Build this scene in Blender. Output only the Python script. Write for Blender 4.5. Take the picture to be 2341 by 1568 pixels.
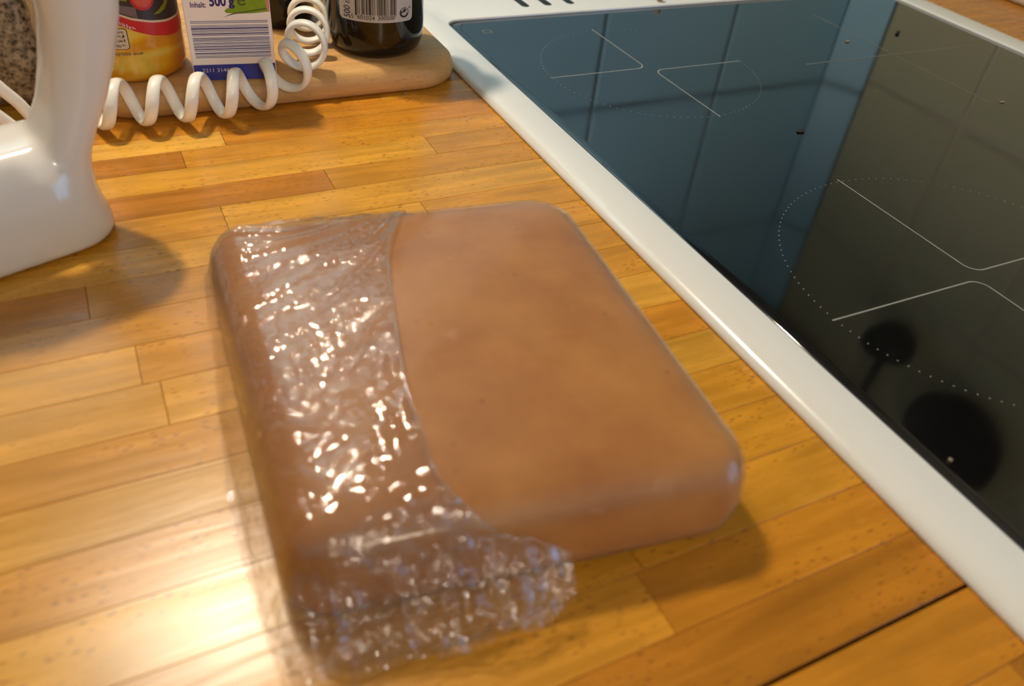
import bpy, bmesh, math, random
import numpy as np
from mathutils import Matrix, Vector

for o in list(bpy.data.objects):
    bpy.data.objects.remove(o, do_unlink=True)
S = bpy.context.scene
C = S.collection
random.seed(7)

# ------------------------------------------------------------------ camera
cam_d = bpy.data.cameras.new('camera')
cam = bpy.data.objects.new('camera', cam_d)
C.objects.link(cam)
R = ((0.8964365617, -0.2206127750, 0.3843585492),
     (-0.4340144170, -0.6124285069, 0.6607289987),
     (0.0896268745, -0.7591187835, -0.6447524299))      # image right / down / forward axes, in columns
m = Matrix.Identity(4)
for i in range(3):
    m[i][0] = R[i][0]; m[i][1] = -R[i][1]; m[i][2] = -R[i][2]
m.translation = (-0.32470588, -0.76095375, 0.28741455)
cam.matrix_world = m
cam_d.sensor_width = 36.0
cam_d.lens = 36.0 * 1827.6 / 2341.0
cam_d.clip_start = 0.02
cam_d.dof.use_dof = True
cam_d.dof.focus_distance = 0.62
cam_d.dof.aperture_fstop = 6.5
S.camera = cam

# ------------------------------------------------------------------ world, exposure
w = bpy.data.worlds.new('sky'); S.world = w; w.use_nodes = True
bg = w.node_tree.nodes['Background']
bg.inputs[0].default_value = (0.30, 0.58, 1.0, 1)
bg.inputs[1].default_value = 4.0
S.view_settings.view_transform = 'Standard'
S.view_settings.look = 'None'
S.view_settings.gamma = 1.0
S.view_settings.use_curve_mapping = False
S.view_settings.exposure = 0.0
LAMP_MAIN, LAMP_SIDE = 30.0, 8.0          # watts of the two bulbs of the ceiling spotlight bar
LAMP_COL = (1.0, 0.86, 0.66)
LAMP_POS = (-0.31, 0.12, 1.06)
GLOBE_POS, GLOBE_W, GLOBE_COL = (-0.30, -2.05, 0.95), 19.0, (1.0, 0.88, 0.70)   # unseen fill globe added behind the camera

# daylight enters by the window in the right wall
pl = bpy.data.lights.new('window_portal', 'AREA')
pl.shape = 'RECTANGLE'; pl.size = 1.0; pl.size_y = 1.1
pl.cycles.is_portal = True
plo = bpy.data.objects.new('window_portal', pl); C.objects.link(plo)
plo.location = (1.16, -1.65, 0.30)
plo.rotation_euler = (0, math.pi / 2, 0)

# ------------------------------------------------------------------ helpers
def link(name, me, mat=None, parent=None, smooth=False):
    o = bpy.data.objects.new(name, me)
    C.objects.link(o)
    if mat is not None and len(me.materials) == 0:
        me.materials.append(mat)
    if smooth and len(me.polygons):
        me.polygons.foreach_set('use_smooth', [True] * len(me.polygons))
    if parent is not None:
        o.parent = parent
        o.matrix_parent_inverse = Matrix.Translation(-parent.location)
    return o

def mesh(name, v, f, mat=None, parent=None, smooth=False):
    me = bpy.data.meshes.new(name)
    me.from_pydata([tuple(map(float, p)) for p in v], [], [tuple(map(int, q)) for q in f])
    me.update()
    return link(name, me, mat, parent, smooth)

def thing(name, label, cat, loc=(0, 0, 0), group=None):
    o = bpy.data.objects.new(name, None)
    o.empty_display_size = 0.02
    C.objects.link(o); o.location = loc
    tag(o, label, cat, group)
    return o

def tag(o, label=None, cat=None, group=None, kind=None):
    if label: o['label'] = label
    if cat: o['category'] = cat
    if group: o['group'] = group
    if kind: o['kind'] = kind
    return o

def box_vf(x0, x1, y0, y1, z0, z1, c=0.0):
    """box with a chamfer c round its top"""
    if c <= 0:
        v = [(x0, y0, z0), (x1, y0, z0), (x1, y1, z0), (x0, y1, z0), (x0, y0, z1), (x1, y0, z1), (x1, y1, z1), (x0, y1, z1)]
        f = [(3, 2, 1, 0), (4, 5, 6, 7), (0, 1, 5, 4), (1, 2, 6, 5), (2, 3, 7, 6), (3, 0, 4, 7)]
        return v, f
    v = [(x0, y0, z0), (x1, y0, z0), (x1, y1, z0), (x0, y1, z0),
         (x0, y0, z1 - c), (x1, y0, z1 - c), (x1, y1, z1 - c), (x0, y1, z1 - c),
         (x0 + c, y0 + c, z1), (x1 - c, y0 + c, z1), (x1 - c, y1 - c, z1), (x0 + c, y1 - c, z1)]
    f = [(3, 2, 1, 0), (8, 9, 10, 11)]
    for a in range(4):
        b = (a + 1) % 4
        f += [(a, b, 4 + b, 4 + a), (4 + a, 4 + b, 8 + b, 8 + a)]
    return v, f

def box(name, x0, x1, y0, y1, z0, z1, mat, parent=None, c=0.0):
    return mesh(name, *box_vf(x0, x1, y0, y1, z0, z1, c), mat, parent)

def bevel_box(name, x0, x1, y0, y1, z0, z1, mat, parent=None, r=0.004, seg=3):
    bm = bmesh.new()
    bmesh.ops.create_cube(bm, size=1)
    for v in bm.verts:
        v.co = ((x0 + x1) / 2 + v.co.x * (x1 - x0), (y0 + y1) / 2 + v.co.y * (y1 - y0), (z0 + z1) / 2 + v.co.z * (z1 - z0))
    bmesh.ops.bevel(bm, geom=bm.edges[:], offset=r, segments=seg, profile=0.5, affect='EDGES')
    me = bpy.data.meshes.new(name); bm.to_mesh(me); bm.free()
    return link(name, me, mat, parent, True)

def rings(name, rr, mat, parent=None, cap0=True, cap1=True, smooth=True):
    """loft closed rings of equal vertex count"""
    n = len(rr[0]); v = []; f = []
    for r_ in rr: v += list(r_)
    for k in range(len(rr) - 1):
        for i in range(n):
            j = (i + 1) % n
            f.append((k * n + i, k * n + j, (k + 1) * n + j, (k + 1) * n + i))
    if cap0: f.append(tuple(reversed(range(n))))
    if cap1: f.append(tuple(range((len(rr) - 1) * n, len(rr) * n)))
    return mesh(name, v, f, mat, parent, smooth)

def lathe(name, prof, c, mat, parent=None, n=64, cap0=True, cap1=True):
    rr = []
    for r_, z in prof:
        rr.append([(c[0] + r_ * math.cos(2 * math.pi * i / n), c[1] + r_ * math.sin(2 * math.pi * i / n), z) for i in range(n)])
    return rings(name, rr, mat, parent, cap0, cap1)

def rrect(x0, x1, y0, y1, r, k=8):
    pts = []
    for cx, cy, a0 in ((x1 - r, y1 - r, 0), (x0 + r, y1 - r, 90), (x0 + r, y0 + r, 180), (x1 - r, y0 + r, 270)):
        for i in range(k + 1):
            a = math.radians(a0 + 90 * i / k)
            pts.append((cx + r * math.cos(a), cy + r * math.sin(a)))
    return pts

def tube(name, path, rad, mat, parent=None, n=10, flat=None, caps=True):
    """swept tube; flat=(list of frames) for oval sections"""
    path = [Vector(p) for p in path]
    v = []; f = []
    up = Vector((0, 0, 1)); prev = None
    for i, p in enumerate(path):
        t = (path[min(i + 1, len(path) - 1)] - path[max(i - 1, 0)]).normalized()
        if flat is not None:
            a = Vector(flat[i][0]); a = (a - t * a.dot(t)).normalized()
            ra, rb = flat[i][1], flat[i][2]
        else:
            if prev is None:
                a = up.cross(t)
                if a.length < 1e-4: a = Vector((1, 0, 0)).cross(t)
                a.normalize()
            else:
                a = (prev - t * prev.dot(t)).normalized()
            rr_ = rad[i] if isinstance(rad, (list, tuple)) else rad
            ra = rb = rr_
        prev = a
        b = t.cross(a)
        for q in range(n):
            an = 2 * math.pi * q / n
            v.append(p + a * (ra * math.cos(an)) + b * (rb * math.sin(an)))
    for i in range(len(path) - 1):
        for q in range(n):
            j = (q + 1) % n
            f.append((i * n + q, i * n + j, (i + 1) * n + j, (i + 1) * n + q))
    if caps:
        f.append(tuple(reversed(range(n)))); f.append(tuple(range((len(path) - 1) * n, len(path) * n)))
    return mesh(name, v, f, mat, parent, True)

def catmull(pts, per=16):
    pts = [Vector(p) for p in pts]; out = []
    P = [pts[0] * 2 - pts[1]] + pts + [pts[-1] * 2 - pts[-2]]
    for i in range(1, len(P) - 2):
        for k in range(per):
            t = k / per
            a, b, c_, d = P[i - 1], P[i], P[i + 1], P[i + 2]
            out.append(0.5 * ((2 * b) + (c_ - a) * t + (2 * a - 5 * b + 4 * c_ - d) * t * t + (3 * b - a - 3 * c_ + d) * t ** 3))
    out.append(pts[-1])
    return out

# ------------------------------------------------------------------ materials
def new_mat(name):
    mt = bpy.data.materials.new(name); mt.use_nodes = True
    nt = mt.node_tree
    return mt, nt, nt.nodes['Principled BSDF']

def srgb(r, g, b):
    f = lambda c: ((c / 255 + 0.055) / 1.055) ** 2.4 if c > 10 else c / 255 / 12.92
    return (f(r), f(g), f(b), 1)

def plain(name, col, rough=0.5, coat=0.0, metal=0.0, spec=0.5, bump=0.0, bscale=300, var=0.0, vscale=20):
    mt, nt, b = new_mat(name)
    b.inputs['Base Color'].default_value = col
    b.inputs['Roughness'].default_value = rough
    b.inputs['Metallic'].default_value = metal
    b.inputs['Specular IOR Level'].default_value = spec
    b.inputs['Coat Weight'].default_value = coat
    b.inputs['Coat Roughness'].default_value = 0.06
    geo = nt.nodes.new('ShaderNodeNewGeometry')
    if var > 0:
        nz = nt.nodes.new('ShaderNodeTexNoise'); nz.inputs['Scale'].default_value = vscale; nz.inputs['Detail'].default_value = 5
        nt.links.new(geo.outputs['Position'], nz.inputs['Vector'])
        mx = nt.nodes.new('ShaderNodeMix'); mx.data_type = 'RGBA'
        mx.inputs['A'].default_value = tuple(c * (1 - var) for c in col[:3]) + (1,)
        mx.inputs['B'].default_value = tuple(min(1, c * (1 + var)) for c in col[:3]) + (1,)
        nt.links.new(nz.outputs['Fac'], mx.inputs['Factor']); nt.links.new(mx.outputs['Result'], b.inputs['Base Color'])
    if bump > 0:
        n2 = nt.nodes.new('ShaderNodeTexNoise'); n2.inputs['Scale'].default_value = bscale
        nt.links.new(geo.outputs['Position'], n2.inputs['Vector'])
        bp = nt.nodes.new('ShaderNodeBump'); bp.inputs['Strength'].default_value = bump; bp.inputs['Distance'].default_value = 0.001
        nt.links.new(n2.outputs['Fac'], bp.inputs['Height']); nt.links.new(bp.outputs['Normal'], b.inputs['Normal'])
    return mt

def wood(name, rough=0.26, tint=None, fleck=1.0, scale=1.0, contrast=1.0):
    """beech: tone from the object's colour, grain along x, short dark flecks"""
    mt, nt, b = new_mat(name)
    N, L = nt.nodes, nt.links
    geo = N.new('ShaderNodeNewGeometry'); oi = N.new('ShaderNodeObjectInfo')
    off = N.new('ShaderNodeVectorMath'); off.operation = 'SCALE'; off.inputs[0].default_value = (3.1, 5.7, 1.3)
    L.new(oi.outputs['Random'], off.inputs['Scale'])
    add = N.new('ShaderNodeVectorMath'); add.operation = 'ADD'
    L.new(geo.outputs['Position'], add.inputs[0]); L.new(off.outputs[0], add.inputs[1])
    def mapped(sx, sy, sz):
        mp = N.new('ShaderNodeVectorMath'); mp.operation = 'MULTIPLY'; mp.inputs[1].default_value = (sx * scale, sy * scale, sz * scale)
        L.new(add.outputs[0], mp.inputs[0]); return mp.outputs[0]
    g1 = N.new('ShaderNodeTexNoise'); g1.inputs['Scale'].default_value = 1; g1.inputs['Detail'].default_value = 6; g1.inputs['Distortion'].default_value = 0.6
    L.new(mapped(9, 130, 130), g1.inputs['Vector'])
    g2 = N.new('ShaderNodeTexNoise'); g2.inputs['Scale'].default_value = 1; g2.inputs['Detail'].default_value = 3
    L.new(mapped(16, 42, 42), g2.inputs['Vector'])
    vo = N.new('ShaderNodeTexVoronoi'); vo.feature = 'F1'; vo.inputs['Scale'].default_value = 1
    L.new(mapped(125, 560, 560), vo.inputs['Vector'])
    fl = N.new('ShaderNodeMapRange'); fl.inputs['From Min'].default_value = 0.10; fl.inputs['From Max'].default_value = 0.26
    fl.inputs['To Min'].default_value = 1; fl.inputs['To Max'].default_value = 0
    L.new(vo.outputs['Distance'], fl.inputs['Value'])
    msk = N.new('ShaderNodeMapRange'); msk.inputs['From Min'].default_value = 0.46; msk.inputs['From Max'].default_value = 0.58
    L.new(g2.outputs['Fac'], msk.inputs['Value'])
    fm = N.new('ShaderNodeMath'); fm.operation = 'MULTIPLY'; L.new(fl.outputs[0], fm.inputs[0]); L.new(msk.outputs[0], fm.inputs[1])
    fk = N.new('ShaderNodeMath'); fk.operation = 'MULTIPLY'; fk.inputs[1].default_value = 0.95 * fleck; L.new(fm.outputs[0], fk.inputs[0])
    # value multiplier from the two grains
    m1 = N.new('ShaderNodeMapRange'); m1.inputs['From Min'].default_value = 0.3; m1.inputs['From Max'].default_value = 0.7
    m1.inputs['To Min'].default_value = 1 - 0.20 * contrast; m1.inputs['To Max'].default_value = 1 + 0.13 * contrast; L.new(g1.outputs['Fac'], m1.inputs['Value'])
    m2 = N.new('ShaderNodeMapRange'); m2.inputs['From Min'].default_value = 0.3; m2.inputs['From Max'].default_value = 0.7
    m2.inputs['To Min'].default_value = 1 - 0.16 * contrast; m2.inputs['To Max'].default_value = 1 + 0.14 * contrast; L.new(g2.outputs['Fac'], m2.inputs['Value'])
    mm = N.new('ShaderNodeMath'); mm.operation = 'MULTIPLY'; L.new(m1.outputs[0], mm.inputs[0]); L.new(m2.outputs[0], mm.inputs[1])
    base = N.new('ShaderNodeVectorMath'); base.operation = 'SCALE'
    if tint is None: L.new(oi.outputs['Color'], base.inputs[0])
    else: base.inputs[0].default_value = tint[:3]
    L.new(mm.outputs[0], base.inputs['Scale'])
    mx = N.new('ShaderNodeMix'); mx.data_type = 'RGBA'
    L.new(fk.outputs[0], mx.inputs['Factor']); L.new(base.outputs[0], mx.inputs['A']); mx.inputs['B'].default_value = (0.13, 0.035, 0.006, 1)
    L.new(mx.outputs['Result'], b.inputs['Base Color'])
    rg = N.new('ShaderNodeMapRange'); rg.inputs['To Min'].default_value = rough - 0.08; rg.inputs['To Max'].default_value = rough + 0.10
    L.new(g1.outputs['Fac'], rg.inputs['Value']); L.new(rg.outputs[0], b.inputs['Roughness'])
    bp = N.new('ShaderNodeBump'); bp.inputs['Strength'].default_value = 0.25; bp.inputs['Distance'].default_value = 0.0006
    L.new(g1.outputs['Fac'], bp.inputs['Height']); L.new(bp.outputs['Normal'], b.inputs['Normal'])
    return mt

def film_mat(name, tint=(0.95, 0.94, 0.93), rough=0.07, gain=2.0, milk=0.05, bump=0.3, bscale=420, cap=0.45, haze=0.16):
    mt = bpy.data.materials.new(name); mt.use_nodes = True
    nt = mt.node_tree; N, L = nt.nodes, nt.links
    N.remove(N['Principled BSDF']); out = N['Material Output']
    tr = N.new('ShaderNodeBsdfTransparent'); tr.inputs[0].default_value = tint + (1,)
    gl = N.new('ShaderNodeBsdfGlossy'); gl.inputs['Roughness'].default_value = rough
    df = N.new('ShaderNodeBsdfDiffuse'); df.inputs[0].default_value = (0.75, 0.74, 0.76, 1)
    geo = N.new('ShaderNodeNewGeometry')
    nz = N.new('ShaderNodeTexNoise'); nz.inputs['Scale'].default_value = bscale; nz.inputs['Detail'].default_value = 0.6; nz.inputs['Distortion'].default_value = 0.5
    L.new(geo.outputs['Position'], nz.inputs['Vector'])
    bp = N.new('ShaderNodeBump'); bp.inputs['Strength'].default_value = 1.0; bp.inputs['Distance'].default_value = 0.001
    nq = N.new('ShaderNodeTexNoise'); nq.inputs['Scale'].default_value = 24; nq.inputs['Detail'].default_value = 1
    L.new(geo.outputs['Position'], nq.inputs['Vector'])
    mq = N.new('ShaderNodeMapRange'); mq.inputs['From Min'].default_value = 0.40; mq.inputs['From Max'].default_value = 0.62
    mq.inputs['To Min'].default_value = bump * 0.15; mq.inputs['To Max'].default_value = bump; L.new(nq.outputs['Fac'], mq.inputs['Value'])
    hq = N.new('ShaderNodeMath'); hq.operation = 'MULTIPLY'; L.new(nz.outputs['Fac'], hq.inputs[0]); L.new(mq.outputs[0], hq.inputs[1])
    L.new(hq.outputs[0], bp.inputs['Height'])
    L.new(bp.outputs['Normal'], gl.inputs['Normal'])
    lw = N.new('ShaderNodeLayerWeight'); lw.inputs['Blend'].default_value = 0.5
    L.new(bp.outputs['Normal'], lw.inputs['Normal'])
    p5 = N.new('ShaderNodeMath'); p5.operation = 'POWER'; p5.inputs[1].default_value = 5; L.new(lw.outputs['Facing'], p5.inputs[0])
    ma = N.new('ShaderNodeMath'); ma.operation = 'MULTIPLY_ADD'; ma.inputs[1].default_value = 0.95 * gain; ma.inputs[2].default_value = 0.042 * gain
    L.new(p5.outputs[0], ma.inputs[0])
    mu = N.new('ShaderNodeMath'); mu.operation = 'MINIMUM'; mu.inputs[1].default_value = cap; L.new(ma.outputs[0], mu.inputs[0])
    p3 = N.new('ShaderNodeMath'); p3.operation = 'POWER'; p3.inputs[1].default_value = 4; L.new(lw.outputs['Facing'], p3.inputs[0])
    mk = N.new('ShaderNodeMath'); mk.operation = 'MULTIPLY_ADD'; mk.inputs[1].default_value = haze; mk.inputs[2].default_value = milk; L.new(p3.outputs[0], mk.inputs[0])
    m0 = N.new('ShaderNodeMixShader'); L.new(mk.outputs[0], m0.inputs[0])
    L.new(tr.outputs[0], m0.inputs[1]); L.new(df.outputs[0], m0.inputs[2])
    m1 = N.new('ShaderNodeMixShader'); L.new(mu.outputs[0], m1.inputs[0]); L.new(m0.outputs[0], m1.inputs[1]); L.new(gl.outputs[0], m1.inputs[2])
    L.new(m1.outputs[0], out.inputs['Surface'])
    return mt

M = {}
M['stave'] = wood('beech_stave')
M['board'] = wood('board_beech', rough=0.5, tint=srgb(204, 156, 94), fleck=0.5, contrast=0.9)
M['gap'] = plain('joint_glue', (0.13, 0.05, 0.013, 1), 0.8)
M['enamel'] = plain('white_enamel', (0.80, 0.79, 0.76, 1), 0.22, coat=0.6)
M['seal'] = plain('black_seal', (0.012, 0.012, 0.016, 1), 0.4)
M['slot'] = plain('vent_dark', (0.012, 0.012, 0.012, 1), 0.6)
M['mark'] = plain('zone_print', (0.30, 0.30, 0.27, 1), 0.5)
M['mark_dim'] = plain('zone_print_dim', (0.16, 0.16, 0.14, 1), 0.5)
M['plastic'] = plain('white_plastic', (0.74, 0.70, 0.66, 1), 0.20, coat=0.5)
M['cord'] = plain('cord_plastic', (0.90, 0.86, 0.77, 1), 0.32, coat=0.2, var=0.06, vscale=120)
M['scuff'] = plain('scuff', (0.10, 0.09, 0.09, 1), 0.7)
M['glass_dark'] = plain('dark_bottle_glass', (0.006, 0.0045, 0.003, 1), 0.07, spec=0.5)
M['label_grey'] = plain('grey_paper_label', srgb(190, 182, 176), 0.5)
M['ink'] = plain('black_ink', (0.012, 0.010, 0.012, 1), 0.6)
M['navy'] = plain('navy_ink', srgb(34, 24, 110), 0.45)
M['blue'] = plain('blue_ink', srgb(44, 56, 150), 0.4)
M['carton'] = plain('white_carton', srgb(250, 236, 228), 0.42)
M['white_ink'] = plain('white_ink', srgb(226, 222, 232), 0.5)
M['leaf'] = plain('green_print', srgb(128, 158, 30), 0.42, var=0.25, vscale=160)
M['leaf_dark'] = plain('dark_green_print', srgb(78, 88, 40), 0.42)
M['pinkish'] = plain('pink_print', srgb(206, 142, 120), 0.42)
M['red'] = plain('red_print', srgb(196, 34, 34), 0.3, var=0.12, vscale=90)
M['cream'] = plain('cream_print', srgb(214, 190, 160), 0.35)
M['photo_dark'] = plain('dark_print', srgb(52, 40, 34), 0.35, var=0.5, vscale=130)
M['tomato'] = plain('tomato_print', srgb(206, 78, 48), 0.35, var=0.35, vscale=500)
M['tomato_skin'] = plain('tomato_skin_print', srgb(190, 26, 36), 0.35)
M['pepper'] = plain('yellow_green_print', srgb(120, 118, 22), 0.35, var=0.2, vscale=200)
M['greyprint'] = plain('grey_print', srgb(112, 92, 92), 0.4)
M['tile_daylight'] = plain('daylight_tinted_tile', (0.37, 0.70, 1.0, 1), 0.5, var=0.04, vscale=6)  # blue of the daylight on the back wall is put into the tile colour
M['tile_lamplight'] = plain('lamplight_tinted_tile', (0.56, 0.55, 0.38, 1), 0.5, var=0.05, vscale=6)  # olive tone of lamplight without daylight, painted into the right wall's tiles
M['grout'] = plain('grout', (0.16, 0.15, 0.14, 1), 0.8)
M['paint'] = plain('wall_paint', (0.72, 0.69, 0.63, 1), 0.8, var=0.03, vscale=3)
M['floor'] = plain('floor_lino', (0.25, 0.20, 0.15, 1), 0.5, var=0.15, vscale=8)
M['steel'] = plain('brushed_steel', (0.35, 0.35, 0.36, 1), 0.35, metal=1.0)
M['dark_wood'] = plain('dark_cabinet', (0.20, 0.17, 0.14, 1), 0.4, var=0.2, vscale=15)
M['filter'] = plain('grey_filter', (0.22, 0.21, 0.20, 1), 0.6)
M['black_iron'] = plain('black_iron', (0.006, 0.006, 0.006, 1), 0.5)

# yellow sauce jar, swirled
mt, nt, b = new_mat('yellow_sauce_print'); M['sauce'] = mt
geo = nt.nodes.new('ShaderNodeNewGeometry')
mp = nt.nodes.new('ShaderNodeVectorMath'); mp.operation = 'MULTIPLY'; mp.inputs[1].default_value = (14, 14, 62)
nt.links.new(geo.outputs['Position'], mp.inputs[0])
nz = nt.nodes.new('ShaderNodeTexNoise'); nz.inputs['Scale'].default_value = 1.0; nz.inputs['Distortion'].default_value = 0.8; nz.inputs['Detail'].default_value = 1
nt.links.new(mp.outputs[0], nz.inputs['Vector'])
cr = nt.nodes.new('ShaderNodeValToRGB'); nt.links.new(nz.outputs['Fac'], cr.inputs[0])
cr.color_ramp.elements[0].position = 0.36; cr.color_ramp.elements[0].color = srgb(206, 128, 6)
cr.color_ramp.elements[1].position = 0.68; cr.color_ramp.elements[1].color = srgb(226, 186, 74)
e = cr.color_ramp.elements.new(0.52); e.color = srgb(222, 158, 14)
nt.links.new(cr.outputs[0], b.inputs['Base Color']); b.inputs['Roughness'].default_value = 0.18; b.inputs['Coat Weight'].default_value = 0.5

# granite
mt, nt, b = new_mat('speckled_granite'); M['granite'] = mt
geo = nt.nodes.new('ShaderNodeNewGeometry')
n1 = nt.nodes.new('ShaderNodeTexNoise'); n1.inputs['Scale'].default_value = 190; n1.inputs['Detail'].default_value = 4
n2 = nt.nodes.new('ShaderNodeTexVoronoi'); n2.inputs['Scale'].default_value = 330
nt.links.new(geo.outputs['Position'], n1.inputs['Vector']); nt.links.new(geo.outputs['Position'], n2.inputs['Vector'])
mx = nt.nodes.new('ShaderNodeMath'); mx.operation = 'MULTIPLY_ADD'; mx.inputs[1].default_value = 0.35
nt.links.new(n2.outputs['Distance'], mx.inputs[0]); nt.links.new(n1.outputs['Fac'], mx.inputs[2])
cr = nt.nodes.new('ShaderNodeValToRGB'); nt.links.new(mx.outputs[0], cr.inputs[0])
cr.color_ramp.elements[0].position = 0.44; cr.color_ramp.elements[0].color = srgb(44, 39, 31)
cr.color_ramp.elements[1].position = 0.86; cr.color_ramp.elements[1].color = srgb(164, 146, 118)
e = cr.color_ramp.elements.new(0.62); e.color = srgb(116, 100, 76)
nt.links.new(cr.outputs[0], b.inputs['Base Color']); b.inputs['Roughness'].default_value = 0.35

# ceramic glass of the hob
mt, nt, b = new_mat('ceramic_glass'); M['hob_glass'] = mt
b.inputs['Base Color'].default_value = (0.004, 0.004, 0.004, 1); b.inputs['Roughness'].default_value = 0.035
b.inputs['IOR'].default_value = 2.15
geo = nt.nodes.new('ShaderNodeNewGeometry')
nz = nt.nodes.new('ShaderNodeTexNoise'); nz.inputs['Scale'].default_value = 9; nz.inputs['Detail'].default_value = 6
nt.links.new(geo.outputs['Position'], nz.inputs['Vector'])
mr = nt.nodes.new('ShaderNodeMapRange'); mr.inputs['To Min'].default_value = 0.02; mr.inputs['To Max'].default_value = 0.10
nt.links.new(nz.outputs['Fac'], mr.inputs['Value']); nt.links.new(mr.outputs[0], b.inputs['Roughness'])

# gingerbread dough
mt, nt, b = new_mat('brown_dough'); M['dough'] = mt
N, L = nt.nodes, nt.links
geo = N.new('ShaderNodeNewGeometry')
n1 = N.new('ShaderNodeTexNoise'); n1.inputs['Scale'].default_value = 26; n1.inputs['Detail'].default_value = 6; n1.inputs['Roughness'].default_value = 0.6
n2 = N.new('ShaderNodeTexNoise'); n2.inputs['Scale'].default_value = 55; n2.inputs['Detail'].default_value = 2
n3 = N.new('ShaderNodeTexVoronoi'); n3.inputs['Scale'].default_value = 60
for q in (n1, n2, n3): L.new(geo.outputs['Position'], q.inputs['Vector'])
cr = N.new('ShaderNodeValToRGB'); L.new(n1.outputs['Fac'], cr.inputs[0])
cr.color_ramp.elements[0].position = 0.30; cr.color_ramp.elements[0].color = srgb(166, 103, 44)
cr.color_ramp.elements[1].position = 0.72; cr.color_ramp.elements[1].color = srgb(190, 130, 64)
pa = N.new('ShaderNodeMapRange'); pa.inputs['From Min'].default_value = 0.68; pa.inputs['From Max'].default_value = 0.80; pa.inputs['To Max'].default_value = 0.35
L.new(n2.outputs['Fac'], pa.inputs['Value'])
mx = N.new('ShaderNodeMix'); mx.data_type = 'RGBA'; mx.inputs['B'].default_value = srgb(206, 160, 124)
L.new(pa.outputs[0], mx.inputs['Factor']); L.new(cr.outputs[0], mx.inputs['A'])
sp = N.new('ShaderNodeMapRange'); sp.inputs['From Min'].default_value = 0.03; sp.inputs['From Max'].default_value = 0.10; sp.inputs['To Min'].default_value = 0.45; sp.inputs['To Max'].default_value = 0
L.new(n3.outputs['Distance'], sp.inputs['Value'])
mx2 = N.new('ShaderNodeMix'); mx2.data_type = 'RGBA'; mx2.inputs['B'].default_value = srgb(96, 44, 18)
L.new(sp.outputs[0], mx2.inputs['Factor']); L.new(mx.outputs['Result'], mx2.inputs['A'])
L.new(mx2.outputs['Result'], b.inputs['Base Color'])
b.inputs['Roughness'].default_value = 0.5
b.inputs['Subsurface Weight'].default_value = 0.0
bp = N.new('ShaderNodeBump'); bp.inputs['Strength'].default_value = 0.25; bp.inputs['Distance'].default_value = 0.001
L.new(n2.outputs['Fac'], bp.inputs['Height']); L.new(bp.outputs['Normal'], b.inputs['Normal'])

M['film'] = film_mat('cling_film_crinkled', rough=0.05, gain=1.75, milk=0.02, bump=1.25, bscale=260, haze=0.08)
M['film_edge'] = film_mat('cling_film_edge', rough=0.05, gain=1.8, milk=0.07, bump=1.0, bscale=420, haze=0.05)
M['film_tight'] = film_mat('cling_film_taut', rough=0.10, gain=0.75, milk=0.012, bump=0.12, bscale=160)

# bulb
mt = bpy.data.materials.new('bulb_glow'); mt.use_nodes = True; nt = mt.node_tree
nt.nodes.remove(nt.nodes['Principled BSDF']); em = nt.nodes.new('ShaderNodeEmission'); em.inputs[0].default_value = LAMP_COL + (1,); em.inputs[1].default_value = 60
nt.links.new(em.outputs[0], nt.nodes['Material Output'].inputs[0]); M['bulb'] = mt

# ------------------------------------------------------------------ room shell
XR, YB, XL, YF, ZC, ZF = 1.117, 0.45, -2.3, -2.7, 1.58, -0.90
XC = 1.075                                 # where the boxed-in corner leaves the back wall
YC = 0.364                                 # where it meets the right wall
def structure(o):
    o['kind'] = 'structure'; return o
structure(box('floor', XL, XR + .12, YF, YB + .1, ZF - .1, ZF, M['floor']))
structure(box('ceiling', XL, XR + .12, YF, YB + .1, ZC, ZC + .1, M['paint']))
wb = structure(box('wall_back', XL, XR + .12, YB, YB + .1, ZF, ZC, M['grout']))
structure(box('wall_left', XL - .1, XL, YF, YB + .1, ZF, ZC, M['paint']))
structure(box('wall_front', XL, XR + .12, YF - .1, YF, ZF, ZC, M['paint']))
# right wall with the window opening (y -2.2..-1.1, z -0.20..0.80)
wy0, wy1, wz0, wz1 = -2.2, -1.1, -0.20, 0.80
v, f = [], []
for a in ((YF, wy0, ZF, ZC), (wy1, YB, ZF, ZC), (wy0, wy1, ZF, wz0), (wy0, wy1, wz1, ZC)):
    bv, bf = box_vf(XR, XR + .12, *a)
    f += [tuple(i + len(v) for i in q) for q in bf]; v += bv
wr = structure(mesh('wall_right', v, f, M['paint']))
win = structure(mesh('window_1', *box_vf(XR + .03, XR + .09, wy0, wy0 + .05, wz0, wz1), M['enamel']))
for a in ((wy1 - .05, wy1, wz0, wz1), (wy0 + .05, wy1 - .05, wz0, wz0 + .05), (wy0 + .05, wy1 - .05, wz1 - .05, wz1), (-1.675, -1.625, wz0 + .05, wz1 - .05)):
    box('window_frame', XR + .03, XR + .09, a[0], a[1], a[2], a[3], M['enamel'], win)
# boxed-in corner between back wall and right wall
trim = structure(mesh('trim_1', [(XC, YB, 0), (XR, YC, 0), (XR, YB, 0), (XC, YB, ZC), (XR, YC, ZC), (XR, YB, ZC)],
     [(0, 1, 2), (5, 4, 3), (0, 3, 4, 1), (1, 4, 5, 2), (2, 5, 3, 0)], M['grout']))
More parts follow.
